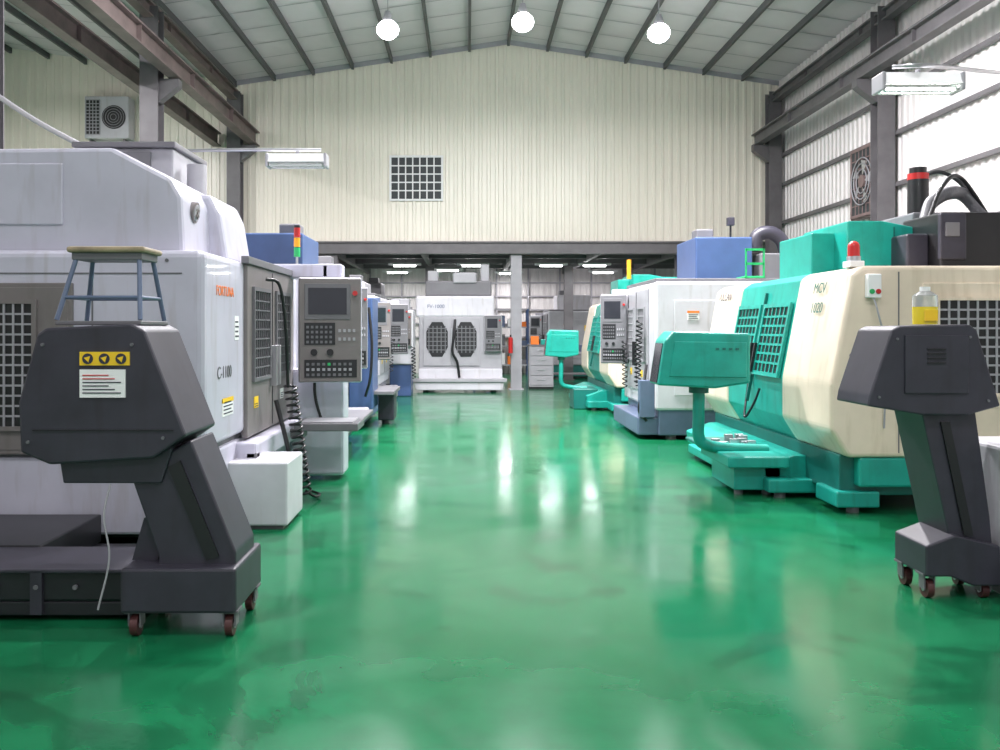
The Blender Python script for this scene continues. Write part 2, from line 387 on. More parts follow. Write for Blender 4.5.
# ------------------------------------------------------------------ common parts
def pendant(b, facing, ox, oy, oz, w, h, d, frame, back, dark=M_dark):
    b.face(facing, ox, oy, oz)
    b.box(-w/2, w/2, 0.0, d, 0, h, back, .02)
    b.box(-w/2+.01, w/2-.01, -.02, 0.01, .01, h-.01, frame, .008)
    b.box(-w*.40, w*.32, -.026, -.015, h*.60, h*.94, M_mgrey, .004)
    b.box(-w*.34, w*.26, -.030, -.02, h*.65, h*.90, dark)
    b.box(-w*.40, w*.08, -.026, -.015, h*.36, h*.57, M_black)
    for i in range(6):
        for j in range(4):
            b.box(-w*.37+i*w*.072, -w*.37+i*w*.072+w*.04, -.031, -.02, h*(.375+j*.047), h*(.40+j*.047), M_mgrey)
    for i in range(4):
        for j in range(2):
            b.box(w*(.13+i*.075), w*(.17+i*.075), -.03, -.015, h*(.40+j*.08), h*(.43+j*.08), M_lgrey)
    b.cyl((-w*.25, -.04, h*.29), (-w*.25, -.015, h*.29), w*.055, M_black); b.cyl((0, -.04, h*.29), (0, -.015, h*.29), w*.055, M_black)
    b.cyl((w*.39, -.05, h*.85), (w*.39, -.015, h*.85), w*.04, M_red)
    b.box(-w*.40, w*.42, -.026, -.015, h*.05, h*.22, M_black)
    for i in range(9):
        for j in range(3):
            b.box(-w*.37+i*w*.083, -w*.37+i*w*.083+w*.045, -.031, -.02, h*(.065+j*.05), h*(.09+j*.05), [M_mgrey, M_lgrey, M_grn][(i*j) % 3 if i == 4 else j % 2])
    b.reset()

def stacklight(b, x, y, z, r=.03, h=.09):
    b.cyl((x, y, z), (x, y, z+.12), r*.4, M_alu)
    for i, m in enumerate((M_grn, M_amb, M_red)):
        b.cyl((x, y, z+.12+i*h), (x, y, z+.12+(i+1)*h-.008), r, m)
    b.cyl((x, y, z+.12+3*h-.008), (x, y, z+.12+3*h+.02), r, M_black)

# ------------------------------------------------------------------ left big machining centre
b = B('machining_center')
X1 = -1.75
for x in (-4.5, -3.2, -2.1):
    for y in (6.3, 7.7, 8.9): b.cyl((x, y, 0), (x, y, .09), .07, M_mgrey)
b.box(-4.75, -1.85, 6.1, 9.15, .08, .3, M_darkm, .01)
b.box(-4.85, -1.78, 6.0, 9.2, .12, .64, M_white, .02)
b.box(-4.85, X1-.06, 6.03, 9.2, .64, .68, M_mgrey)
b.box(-4.85, X1, 5.98, 9.22, .68, 2.02, M_white, .05, 3)
b.box(-4.7, -1.62, 6.9, 8.95, .45, .62, M_white, .02)
b.prism([(-4.8, 2.0), (-4.8, 2.71), (-2.42, 2.73), (-2.02, 2.52), (-1.95, 2.40), (-1.93, 2.0)], 6.12, 7.2, M_white, .03)
b.prism([(-4.8, 2.0), (-4.8, 2.74), (-2.7, 2.74), (-2.35, 2.5), (-2.2, 2.0)], 7.2, 8.9, M_white, .03)
b.box(-4.0, -2.75, 6.105, 6.13, 2.2, 2.62, M_white, .01)
b.prism([(-2.3, 2.0), (-2.24, 2.52), (-1.93, 2.50), (-1.86, 2.36), (-1.80, 2.0)], 6.75, 7.5, M_white, .03)
# round badge on the aisle side of the hood
b.cyl((-1.96, 6.38, 2.32), (-1.925, 6.38, 2.315), .075, M_tgrey, n=28); b.cyl((-1.93, 6.38, 2.315), (-1.918, 6.38, 2.313), .058, M_lgrey, n=28)
b.box(-1.92, -1.912, 6.34, 6.42, 2.325, 2.34, M_tgrey); b.box(-1.92, -1.912, 6.35, 6.41, 2.285, 2.30, M_tgrey); b.box(-1.92, -1.912, 6.372, 6.388, 2.27, 2.36, M_tgrey)
b.box(-3.5, -2.65, 8.1, 9.0, 2.7, 3.12, M_lgrey, .02); b.box(-3.55, -2.62, 8.05, 9.05, 3.12, 3.17, M_mgrey, .01)
b.box(-3.35, -2.85, 8.07, 8.1, 2.8, 3.08, M_mgrey)
b.cyl((-2.5, 8.3, 2.6), (-2.5, 8.3, 3.0), .09, M_lgrey)
b.face('-y', 0, 5.98, 0)
b.box(-3.98, -2.62, -.018, .02, .66, 1.8, M_tgrey, .008)
b.box(-3.95, -2.65, -.022, .0, .69, 1.77, M_tgrey, .004)
b.face('-y', 0, 5.955, 0); b.grille(-3.62, -2.88, .85, 1.66, 12, 12, M_black, M_lgrey, t=.013, frm=M_tgrey)
b.face('-y', 0, 5.98, 0)
b.box(-2.72, -2.68, -.05, 0, 1.1, 1.35, M_black, .006)
b.box(-4.8, -1.9, -.006, .01, 1.86, 1.868, M_mgrey)
b.box(-2.5, -2.49, -.004, .01, .7, 1.95, M_mgrey)
b.label(-2.05, .82, .1, .07, M_yel, 2)
for x in (-2.3, -2.0):
    for z in (.78, 1.95): b.cyl((x, -.008, z), (x, 0, z), .012, M_mgrey)
b.face('+x', X1, 0, 0)
b.box(7.02, 8.88, -.03, .02, .64, 2.0, M_tgrey, .008)
b.box(7.9, 7.92, -.034, -.02, .66, 1.98, M_black)
b.label(6.55, .93, .3, .13, M_lab, 4, M_yel); b.label(6.8, 1.5, .12, .18, M_lab, 4)
b.face('+x', X1+.03, 0, 0)
b.grille(7.2, 7.75, 1.1, 1.8, 7, 9, M_black, M_mgrey, t=.012)
b.grille(8.05, 8.6, 1.1, 1.8, 7, 9, M_black, M_mgrey, t=.012)
b.label(7.3, .9, .14, .09, M_yel, 2); b.label(8.3, .9, .14, .09, M_lab, 3)
b.box(7.82, 7.86, -.06, 0, 1.0, 1.35, M_alu, .005); b.box(7.96, 8.0, -.06, 0, 1.0, 1.35, M_alu, .005)
b.face('+x', X1, 0, 0); b.box(6.98, 8.95, -.05, .01, 2.0, 2.06, M_mgrey, .005)
b.reset()
b.box(-1.8, -1.34, 6.68, 7.3, 0.03, .50, M_white2, .015); b.box(-1.76, -1.38, 6.72, 7.25, 0, .03, M_mgrey)
b.box(-1.7, -1.62, 6.9, 7.0, .5, .54, M_mgrey, .005)
b.curve([(-1.65, 7.35, 1.9), (-1.55, 7.4, 1.85), (-1.52, 7.5, 1.5), (-1.52, 7.6, 1.0)], .014, M_black)
b.coil((-1.50, 7.6, 1.02), (-1.40, 7.75, .08), .05, .012, 17, M_black)
b.curve([(-1.40, 7.75, .1), (-1.33, 7.8, .04), (-1.31, 7.95, .03), (-1.40, 8.1, .03)], .012, M_black)
b.curve([(-1.6, 7.5, .9), (-1.5, 7.5, .5), (-1.45, 7.6, .15), (-1.5, 7.7, .03)], .02, M_black)
b.curve([(-1.55, 8.9, 1.9), (-1.45, 8.85, 1.5), (-1.5, 8.8, .9), (-1.4, 8.8, .5)], .015, M_black)
b.box(-1.9, -1.35, 8.72, 8.95, 1.98, 2.12, M_white, .02); b.box(-1.42, -1.22, 8.72, 8.92, 1.92, 2.12, M_white, .02)
b.box(-1.75, -1.22, 8.85, 9.2, .05, 1.1, M_white, .03)
pendant(b, R(8), -1.31, 8.55, .98, .60, 1.0, .2, M_tgrey, M_white)
b.box(-1.55, -.98, 8.0, 8.5, .58, .65, M_mgrey, .01); b.box(-1.5, -1.03, 8.05, 8.45, .65, .66, M_lgrey)
b.box(-1.75, -1.5, 8.2, 8.4, .5, .58, M_mgrey)
o = b.done()
text(o, 'model_text', 'C-1100', (X1+.004, 6.46, 1.18), .125, M_mgrey, '+x')
text(o, 'logo_text', 'FORTUNA', (X1+.004, 6.48, 1.76), .10, M_org, '+x')

# chip conveyor
b = B('chip_conveyor')
head = [(-2.16, .90), (-2.17, 1.14), (-2.08, 1.47), (-2.04, 1.50), (-1.62, 1.52), (-1.56, 1.49), (-1.36, .98), (-1.52, .87), (-2.02, .84)]
b.prism(head, 4.34, 4.86, M_char, .012)
b.prism([(-2.0, .86), (-1.98, .74), (-1.50, .74), (-1.44, .92)], 4.4, 4.8, M_char, .008)
b.box(-2.02, -1.6, 4.40, 4.8, 1.515, 1.535, M_mgrey, .004)
b.prism([(-1.66, .78), (-1.36, .95), (-1.14, .40), (-1.14, .16), (-1.52, .16), (-1.52, .38)], 4.42, 4.80, M_char, .01)
b.prism([(-1.47, .82), (-1.41, .85), (-1.22, .38), (-1.28, .36)], 4.405, 4.43, M_black)
b.box(-1.68, -1.12, 4.34, 4.88, .12, .34, M_char, .015)
b.prism([(-1.68, .34), (-1.55, .34), (-1.5, .55), (-1.62, .55)], 4.5, 4.8, M_char)
b.box(-3.9, -1.6, 4.60, 5.05, .10, .26, M_darkm, .015)
b.box(-3.9, -1.6, 4.58, 5.07, .25, .27, M_char, .006)
b.box(-3.9, -1.7, 4.60, 5.85, .03, .10, M_darkm, .006)
for x in (-3.7, -2.9, -2.2): b.box(x-.03, x+.03, 4.58, 4.61, .04, .26, M_char)
for i in range(9): b.cyl((-3.6+i*.2, 4.575, .18), (-3.6+i*.2, 4.59, .18), .012, M_mgrey)
b.box(-3.9, -2.4, 5.05, 5.9, .10, .28, M_darkm, .01)
for x in (-3.8, -2.0): b.cyl((x, 4.8, 0), (x, 4.8, .1), .05, M_mgrey)
for x in (-1.62, -1.16):
    for y in (4.40, 4.8): b.castor(x, y, .052, .13)
b.box(-1.87, -1.63, 4.332, 4.342, 1.32, 1.385, M_yel); b.box(-1.87, -1.65, 4.332, 4.342, 1.165, 1.30, M_lab)
for i in range(3):
    cx = -1.83+i*.08; b.cyl((cx, 4.328, 1.352), (cx, 4.333, 1.352), .026, M_ink, n=14); b.cyl((cx, 4.326, 1.352), (cx, 4.329, 1.352), .018, M_yel, n=3)
for i in range(6): b.box(-1.855, -1.67-(i % 3)*.03, 4.329, 4.333, 1.185+i*.017, 1.19+i*.017, M_ink if i < 4 else M_red)
for x, z in ((-2.05, 1.42), (-1.62, 1.42), (-2.12, .95), (-1.47, .97)): b.cyl((x, 4.33, z), (x, 4.345, z), .008, M_mgrey)
b.box(-2.1, -1.42, 4.333, 4.342, 1.005, 1.010, M_black)
b.curve([(-1.72, 4.33, .75), (-1.74, 4.30, .6), (-1.71, 4.29, .4), (-1.76, 4.28, .16)], .005, M_lgrey, steps=8)
o = b.done()

b = B('step_stool'); z0 = 1.54
b.box(-1.99, -1.60, 4.45, 4.72, z0+.335, z0+.365, M_wood, .012)
b.box(-1.97, -1.62, 4.47, 4.70, z0+.30, z0+.337, M_mgrey, .004)
tops = [(-1.95, 4.49), (-1.64, 4.49), (-1.95, 4.68), (-1.64, 4.68)]; bots = [(-2.02, 4.42), (-1.61, 4.42), (-2.02, 4.77), (-1.61, 4.77)]
for (tx, ty), (bx, by) in zip(tops, bots): b.cyl((bx, by, z0), (tx, ty, z0+.32), .012, M_bluel)
def lp(i, t): return (bots[i][0]+(tops[i][0]-bots[i][0])*t, bots[i][1]+(tops[i][1]-bots[i][1])*t, z0+.32*t)
for i, j in ((0, 1), (2, 3), (0, 2), (1, 3)): b.cyl(lp(i, .35), lp(j, .35), .009, M_bluel)
b.done()

# ------------------------------------------------------------------ other machines
def vmc(name, side, xf, y0, y1, h, body, door, base, toprange, topmat, depth=2.8, pend=True, pmat=M_lgrey):
    b = B(name); s = side
    def bx(a, c, *r, **k): b.box(xf+s*a, xf+s*c, *r, **k)
    for a in (.25, depth-.3):
        for y in (y0+.2, y1-.2): b.cyl((xf+s*a, y, 0), (xf+s*a, y, .08), .07, M_mgrey)
    bx(.05, depth, y0+.05, y1-.05, .06, .42, base, b=.02)
    bx(-.22, .1, y0+.1, y1-.3, .06, .30, base, b=.02)
    bx(0, depth, y0, y1, .40, h, body, b=.035)
    bx(.02, depth-.1, y0+.1, y1-.1, h, h+.05, M_mgrey, b=.01)
    t0, t1, th = toprange
    bx(t0, t1, (y0+y1)/2-.55, (y0+y1)/2+.6, h, th, topmat, b=.02)
    bx(t0+.1, t0+.35, (y0+y1)/2-.2, (y0+y1)/2+.1, th, th+.15, M_mgrey, b=.02)
    f = '+x' if s < 0 else '-x'
    b.face(f, xf, 0, 0)
    def U(y): return y if s < 0 else -y
    ya, yb = y0+.35*(y1-y0)*.5, y1-.35
    mid = (ya+yb)/2
    ua, ub = sorted((U(ya), U(yb))); um = U(mid)
    b.box(ua, ub, -.025, .02, .6, h-.08, door, .006)
    b.box(um-.008, um+.008, -.03, 0, .62, h-.1, M_black)
    b.face(f, xf-s*.024, 0, 0)
    for c, e in ((ua, um), (um, ub)):
        w = e-c; b.grille(c+w*.22, e-w*.22, 1.05, h-.35, 5, 7, M_black, M_lgrey, t=.014)
        b.label((c+e)/2, .85, .15, .1, M_yel, 2)
    for d in (-.08, .06): b.box(um+d, um+d+.03, -.05, 0, .95, 1.3, M_black, .005)
    b.face('-y', 0, y0, 0)
    xa, xb = sorted((xf+s*.25, xf+s*1.3)); b.box(xa, xb, -.012, .01, .6, h-.25, body, .005)
    b.box(xa+.2, xb-.2, -.018, 0, .7, .9, M_mgrey)
    for i in range(5): b.box(xa+.22, xb-.22, -.024, -.01, .715+i*.035, .73+i*.035, M_lgrey)
    b.face('-y', 0, y0-.014, 0); b.label(xa+.25, h-.45, .16, .12, M_lab, 3, M_org); b.label(xb-.2, h-.5, .12, .16, M_yel, 3)
    b.reset()
    if pend:
        px_ = xf-s*.25
        b.box(min(px_, xf), max(px_, xf)+.0, y1-.4, y1-.28, h-.12, h-.02, body, .01)
        pendant(b, R(-20*s), px_, y1-.5, .95, .42, h-1.05, .18, pmat, body)
        b.coil((xf-s*.12, y1-.7, 1.3), (xf-s*.12, y1-.75, .6), .035, .009, 10, M_black)
    return b
b = vmc('machining_center', -1, -1.80, 9.7, 12.6, 2.15, M_white2, M_lgrey, M_bluel, (.15, 1.3, 2.62), M_blue, pmat=M_mgrey)
stacklight(b, -1.9, 10.0, 2.17, .035, .11)
b.box(-1.85, -1.35, 9.9, 12.3, .3, .42, M_lgrey, .02); b.box(-1.6, -1.2, 10.2, 11.4, .42, .47, M_mgrey, .01)
b.box(-1.8, -1.42, 9.75, 10.3, .42, 1.2, M_lgrey, .02)
b.done()
b = vmc('machining_center', -1, -1.78, 13.1, 16.0, 2.05, M_bluel, M_blue, M_blue, (.3, 1.3, 2.5), M_lgrey, pmat=M_tgrey)
b.box(-1.75, -1.4, 13.2, 14.0, .3, 1.95, M_blue, .02); b.box(-1.5, -1.1, 13.4, 14.6, .5, .56, M_mgrey, .01)
b.box(-1.4, -1.15, 14.0, 14.5, .06, .5, M_char, .02); b.cyl((-1.3, 14.2, 0), (-1.3, 14.2, .07), .06, M_mgrey)
b.curve([(-1.45, 13.15, 1.8), (-1.4, 13.1, 1.3), (-1.42, 13.1, .8), (-1.5, 13.15, .5)], .02, M_black)
b.done()
b = vmc('machining_center', -1, -1.70, 16.6, 19.3, 2.1, M_white2, M_lgrey, M_lgrey, (.3, 1.3, 2.4), M_white2, pmat=M_mgrey); b.done()

b = B('machining_center'); y = 21.0
for x in (-1.0, .6):
    for yy in (21.2, 21.45): b.cyl((x, yy, 0), (x, yy, .1), .06, M_mgrey)
b.prism([(-1.2, .06), (-1.3, .32), (.85, .32), (.8, .06)], 20.8, 21.55, M_white2, .02)
b.box(-1.35, .9, 20.75, 21.0, .25, .33, M_lgrey, .01)
b.box(-1.15, .80, y, 21.58, .3, 1.78, M_lgrey, .03)
b.box(-1.22, .62, y-.02, 21.58, 1.75, 2.25, M_white2, .05)
b.box(-1.0, .55, 21.1, 21.58, 2.25, 2.6, M_mgrey, .03); b.box(-.35, .2, 21.05, 21.5, 2.55, 2.8, M_lgrey, .03); b.box(-.95, -.7, 21.2, 21.5, 2.6, 2.85, M_lgrey, .02)
b.box(.3, .5, 21.2, 21.5, 2.6, 3.0, M_lgrey, .02)
b.box(-1.15, .80, y-.06, y+.02, .32, .55, M_white2, .01)
for cx in (-.72, -.05):
    hx = [(cx-.25, 1.05), (cx-.25, 1.42), (cx-.12, 1.64), (cx+.12, 1.64), (cx+.25, 1.42), (cx+.25, 1.05), (cx+.12, .83), (cx-.12, .83)]
    b.prism([(cx-.32, .62), (cx-.32, 1.73), (cx+.32, 1.73), (cx+.32, .62)], y-.03, y, M_lgrey, .004)
    b.prism(hx, y-.04, y-.02, M_black)
    for i in range(5): b.box(cx-.19+i*.095-.01, cx-.19+i*.095+.01, y-.045, y-.03, .92, 1.55, M_mgrey)
    for i in range(6): b.box(cx-.23, cx+.23, y-.046, y-.03, .98+i*.1, 1.0+i*.1, M_mgrey)
b.box(-.40, -.37, y-.07, y-.02, .9, 1.5, M_alu)
b.curve([(-.3, y-.1, 1.7), (-.33, y-.15, 1.3), (-.36, y-.15, .95), (-.25, y-.12, .7), (-.2, y-.08, .35)], .03, M_black)
pendant(b, '-y', .58, y-.12, .95, .40, .85, .15, M_mgrey, M_white2)
o = b.done(); text(o, 'model_text', 'FV-1000', (-.75, y-.025, 2.0), .12, M_bluel)

b = B('tapping_machine')
b.box(-1.72, -1.25, 19.75, 20.5, 0, .7, M_blue, .02); b.box(-1.75, -1.2, 19.7, 20.55, .7, 1.9, M_white2, .03)
b.box(-1.7, -1.3, 19.9, 20.4, 1.9, 2.15, M_lgrey, .02)
pendant(b, '-y', -1.45, 19.62, 1.1, .45, .75, .12, M_tgrey, M_white2)
b.coil((-1.2, 19.68, 1.1), (-1.18, 19.68, .4), .04, .012, 9, M_black); b.done()

# ------------------------------------------------------------------ right teal / cream machines
def tealmachine(y0, L, xs):
    b = B('machining_center')
    prof = [(xs+.14, 2.0), (xs+.05, 1.94), (xs-.12, 1.05), (xs-.12, .68), (xs+.02, .46), (xs+3.0, .46), (xs+3.0, 2.0)]
    ya, yb = y0+L*.29, y0+L*.74
    b.prism(prof, y0, ya, M_cream, .035, 3)
    b.prism([(p[0]+(.02 if p[0] < xs+1 else -.02), p[1]) for p in prof], ya, yb, M_teal, .01)
    b.prism(prof, yb, y0+L, M_cream, .035, 3)
    b.box(xs+.0, xs+2.7, y0+.12, y0+L-.1, .14, .47, M_teald, .01)
    b.box(xs+.12, xs+2.6, y0+.02, y0+L, .22, .46, M_teal, .02)
    b.prism([(xs-.36, .12), (xs-.38, .26), (xs-.1, .36), (xs+.25, .36), (xs+.25, .12)], y0+.85, y0+L-.2, M_teal, .012)
    b.box(xs-.38, xs+.1, y0+.7, y0+1.2, .05, .17, M_teal, .015)
    b.box(xs-.05, xs+.3, y0+.05, y0+.5, .05, .18, M_teal, .015)
    b.box(xs-.45, xs+.05, y0+L*.45, y0+L*.85, .05, .15, M_teal, .015)
    for yy in (y0+.15, y0+.8, y0+1.1, y0+L*.5, y0+L*.8, y0+L-.3):
        b.cyl((xs-.25 if yy > y0+.4 else xs+.12, yy, 0), (xs-.25 if yy > y0+.4 else xs+.12, yy, .06), .05, M_mgrey)
    for x in (xs+1.2, xs+2.5): b.box(x-.1, x+.1, y0+.15, y0+.5, 0, .25, M_black)
    tilt = -math.atan(.17/.89)
    b.face('-x', xs-.115, 0, 1.05, tilt)
    w = (yb-ya)
    for c, e in ((ya+.12, ya+w*.45), (ya+w*.55, yb-.12)):
        b.grille(-e, -c, .02, .66, 6, 7, M_black, M_teal, t=.022, fr=.04)
    b.box(-(ya+w*.5)-.01, -(ya+w*.5)+.01, -.012, .02, -.3, .82, M_teald)
    for d in (-.06, .06): b.box(-(ya+w*.5)+d-.015, -(ya+w*.5)+d+.015, -.05, 0, .0, .3, M_black, .004)
    b.reset()
    b.face('-y', 0, y0, 0)
    b.box(xs+.42, xs+.43, -.004, .01, .5, 1.95, M_mgrey)
    b.box(xs+.62, xs+1.9, -.012, .01, 1.0-.14, 1.86, M_cream, .005)
    b.label(xs+.53, .75, .12, .08, M_yel, 2)
    b.face('-y', 0, y0-.012, 0); b.grille(xs+.74, xs+1.5, .98, 1.72, 10, 10, M_black, M_lgrey, t=.016, frm=M_cream)
    b.reset()
    b.cyl((xs+.05, y0-.015, 1.28), (xs+.05, y0, 1.28), .02, M_mgrey)
    b.box(xs+.30, xs+.6, y0+1.5, y0+2.4, 2.0, 2.42, M_teal, .015)
    b.prism([(xs+.52, 2.0), (xs+.52, 2.50), (xs+.85, 2.50), (xs+1.36, 2.40), (xs+1.4, 2.0)], y0+1.2, y0+2.3, M_teal, .015)
    b.box(xs+.95, xs+.96, y0+1.19, y0+1.21, 2.02, 2.44, M_teald)
    b.box(xs+1.0, xs+2.2, y0+2.0, y0+3.0, 2.0, 2.5, M_teal, .02)
    return b
def tealpendant(b, cx, cy, k=1.0):
    b.M = Matrix.Translation((cx, cy, 0))
    prof = [(-.42*k, .98), (-.36*k, 1.38), (-.28*k, 1.47), (.42*k, 1.45), (.42*k, 1.0), (.1*k, .95)]
    b.prism(prof, -.05*k, .36*k, M_teal, .02)
    b.prism([(-.32*k, 1.06), (-.27*k, 1.38), (.38*k, 1.37), (.38*k, 1.05)], -.06*k, -.045*k, M_teal, .006)
    b.prism([(-.425*k, 1.0), (-.37*k, 1.36), (-.36*k, 1.36), (-.41*k, 1.0)], .0*k, .30*k, M_dark)
    for i in range(4): b.box((.1+i*.06)*k, (.13+i*.06)*k, -.065*k, -.05*k, 1.30, 1.32, M_teald)
    b.cyl((0, .15*k, .9), (0, .15*k, .98), .09*k, M_teald)
    b.curve([(0, .15*k, .94), (0, .15*k, .7), (.0, .15*k, .5), (.06, .16*k, .42), (.25, .18*k, .38), (.65*k, .2*k, .36)], .055*k, M_teal, 14, 8)
    b.reset()
b = tealmachine(7.2, 3.9, 3.02)
b.box(3.12, 3.24, 7.35, 7.5, 2.0, 2.05, M_lab, .005); b.cyl((3.18, 7.42, 2.05), (3.18, 7.42, 2.09), .055, M_alu)
b.cyl((3.18, 7.42, 2.09), (3.18, 7.42, 2.17), .048, M_red); b.sphere((3.18, 7.42, 2.17), .048, M_red)
b.box(3.17, 3.28, 7.13, 7.2, 1.74, 1.93, M_lab, .01); b.cyl((3.2, 7.12, 1.79), (3.2, 7.14, 1.79), .02, M_grn); b.cyl((3.25, 7.12, 1.79), (3.25, 7.14, 1.79), .02, M_red)
b.curve([(3.22, 7.15, 1.75), (3.25, 7.12, 1.6), (3.32, 7.15, 1.3), (3.32, 7.18, .7)], .008, M_lgrey)
b.box(4.15, 5.1, 7.9, 8.6, 2.0, 2.52, M_black, .02); b.box(4.12, 4.35, 7.85, 7.9, 2.1, 2.5, M_char, .01)
b.box(4.16, 4.28, 7.83, 7.86, 2.3, 2.42, M_mgrey, .004)
b.box(3.95, 4.15, 8.1, 8.5, 2.0, 2.35, M_char, .02)
b.box(4.3, 4.9, 8.7, 9.6, 2.0, 2.62, M_mgrey, .02)
b.cyl((4.5, 9.0, 2.62), (4.5, 9.0, 2.98), .1, M_black); b.cyl((4.5, 9.0, 2.98), (4.5, 9.0, 3.04), .1, M_red); b.cyl((4.5, 9.0, 3.04), (4.5, 9.0, 3.1), .08, M_black)
hp = b.curve([(4.22, 8.3, 2.5), (4.3, 8.35, 2.66), (4.5, 8.4, 2.76), (4.7, 8.5, 2.74), (4.9, 8.5, 2.5)], .05, M_mgrey)
for p in hp: b.sphere(p, .064, M_mgrey, 1, 8)
b.curve([(4.2, 8.2, 2.5), (4.35, 8.25, 2.8), (4.6, 8.4, 2.9), (4.95, 8.5, 2.5)], .02, M_black)
b.curve([(4.5, 9.0, 3.0), (4.7, 8.95, 3.05), (4.9, 8.9, 2.9), (4.95, 8.8, 2.6)], .02, M_black)
tealpendant(b, 2.14, 8.2)
b.box(2.3, 2.85, 7.95, 8.9, .26, .36, M_teal, .015); b.box(2.22, 2.78, 8.4, 9.2, .36, .39, M_teald, .01)
for i in range(14):
    xx = 2.28+random.random()*.4; yy = 8.42+random.random()*.6; b.box(xx, xx+.08, yy, yy+.05, .39, .41+random.random()*.05, M_alu, .004)
b.box(2.38, 2.8, 8.05, 8.8, .05, .26, M_teal, .01)
for x in (2.45, 2.7): b.cyl((x, 8.15, 0), (x, 8.15, .06), .04, M_mgrey)
b.curve([(2.9, 9.3, .95), (2.84, 9.2, .75), (2.8, 9.1, .6), (2.86, 9.0, .75), (2.9, 8.95, .9)], .012, M_black)
o = b.done()
text(o, 'model_text', 'MCV', (3.03, 7.75, 1.84), .13, M_teald, '-x', -.19)
text(o, 'number_text', '1020', (3.0, 7.75, 1.67), .13, M_teald, '-x', -.19)
text(o, 'logo_text', 'VULCAN', (3.03, 10.6, 1.86), .13, M_ink, '-x', -.19)

b = vmc('machining_center', 1, 2.5, 12.0, 14.4, 2.12, M_white2, M_lgrey, M_bluel, (.7, 1.5, 2.78), M_blue, depth=3.0, pmat=M_mgrey)
b.box(4.1, 4.9, 12.6, 13.6, 2.12, 2.55, M_mgrey, .02)
b.curve([(4.1, 12.9, 2.6), (4.15, 12.9, 2.82), (4.35, 12.9, 2.86), (4.52, 12.9, 2.7), (4.55, 12.9, 2.4)], .1, M_char, 14)
b.coil((2.38, 12.5, 1.6), (2.36, 12.55, .7), .04, .011, 14, M_black)
b.box(2.3, 2.5, 12.05, 12.2, .3, .8, M_bluel, .01); b.curve([(2.42, 12.2, 1.0), (2.36, 12.1, .7), (2.3, 12.1, .4), (2.4, 12.1, .25)], .02, M_black)
b.box(3.72, 4.0, 12.1, 12.5, 2.17, 2.2, M_grn, .01)
for x in (3.74, 3.98): b.box(x-.01, x+.01, 12.1, 12.12, 2.17, 2.57, M_grn)
b.box(3.74, 3.98, 12.1, 12.12, 2.35, 2.38, M_grn); b.box(3.74, 3.98, 12.1, 12.12, 2.54, 2.57, M_grn)
b.cyl((3.85, 13.2, 2.12), (3.85, 13.2, 3.0), .015, M_black); b.box(3.8, 3.9, 13.15, 13.25, 3.0, 3.12, M_char, .01)
b.done()
b = tealmachine(15.6, 3.7, 2.55); b.cyl((2.95, 16.5, 2.4), (2.95, 16.5, 2.75), .04, M_amb)
tealpendant(b, 1.75, 16.8, .75); b.box(1.95, 2.4, 16.6, 17.3, .0, .38, M_teald, .02); b.done()

# ------------------------------------------------------------------ right chip conveyor
b = B('chip_conveyor')
b.prism([(2.20, 1.07), (2.21, 1.13), (2.33, 1.49), (2.37, 1.51), (2.76, 1.52), (2.80, 1.49), (2.93, 1.07), (2.75, 1.02), (2.5, 1.02)], 4.95, 5.38, M_char, .010)
b.box(2.40, 2.75, 4.938, 4.955, 1.14, 1.46, M_char, .004)
b.prism([(2.52, 1.04), (2.82, 1.04), (2.90, .45), (2.93, .12), (2.72, .12), (2.66, .40)], 5.0, 5.34, M_char, .008)
b.prism([(2.62, .98), (2.67, .98), (2.80, .35), (2.75, .35)], 4.985, 5.01, M_black)
b.prism([(2.52, .13), (2.52, .30), (2.68, .36), (2.93, .30), (2.94, .08), (2.78, .08), (2.66, .13)], 4.95, 5.32, M_char, .010)
for i in range(4): b.box(2.52, 2.62, 4.93, 4.94, 1.38-i*.025, 1.388-i*.025, M_black)
for x, z in ((2.36, 1.44), (2.76, 1.45), (2.26, 1.12), (2.86, 1.10)): b.cyl((x, 4.94, z), (x, 4.955, z), .007, M_mgrey)
b.castor(2.56, 5.02, .052, .14); b.castor(2.56, 5.27, .052, .14); b.castor(2.87, 5.02, .04, .09); b.castor(2.87, 5.27, .04, .09)
b.done()
b = B('coolant_bottle'); z = 1.521
b.cyl((2.62, 5.16, z), (2.62, 5.16, z+.10), .066, M_oil, .068, 24)
b.cyl((2.62, 5.16, z+.10), (2.62, 5.16, z+.165), .068, M_clear, .066, 24)
b.cyl((2.62, 5.16, z+.165), (2.62, 5.16, z+.19), .066, M_clear, .03, 24)
b.cyl((2.62, 5.16, z+.19), (2.62, 5.16, z+.215), .028, M_lab, n=16)
b.box(2.585, 2.655, 5.085, 5.095, z+.02, z+.08, M_yel); b.done()
b = B('machine_corner')  # white box stands for the near corner of an adjacent machine
b.box(2.96, 3.9, 4.5, 5.5, .12, .84, M_white2, .02); b.box(3.0, 3.85, 4.55, 5.45, 0, .12, M_mgrey)
b.box(3.15, 3.8, 4.7, 5.3, .84, .9, M_lgrey, .01); b.cyl((3.4, 5.0, .9), (3.4, 5.0, 1.2), .08, M_mgrey)
b.done()

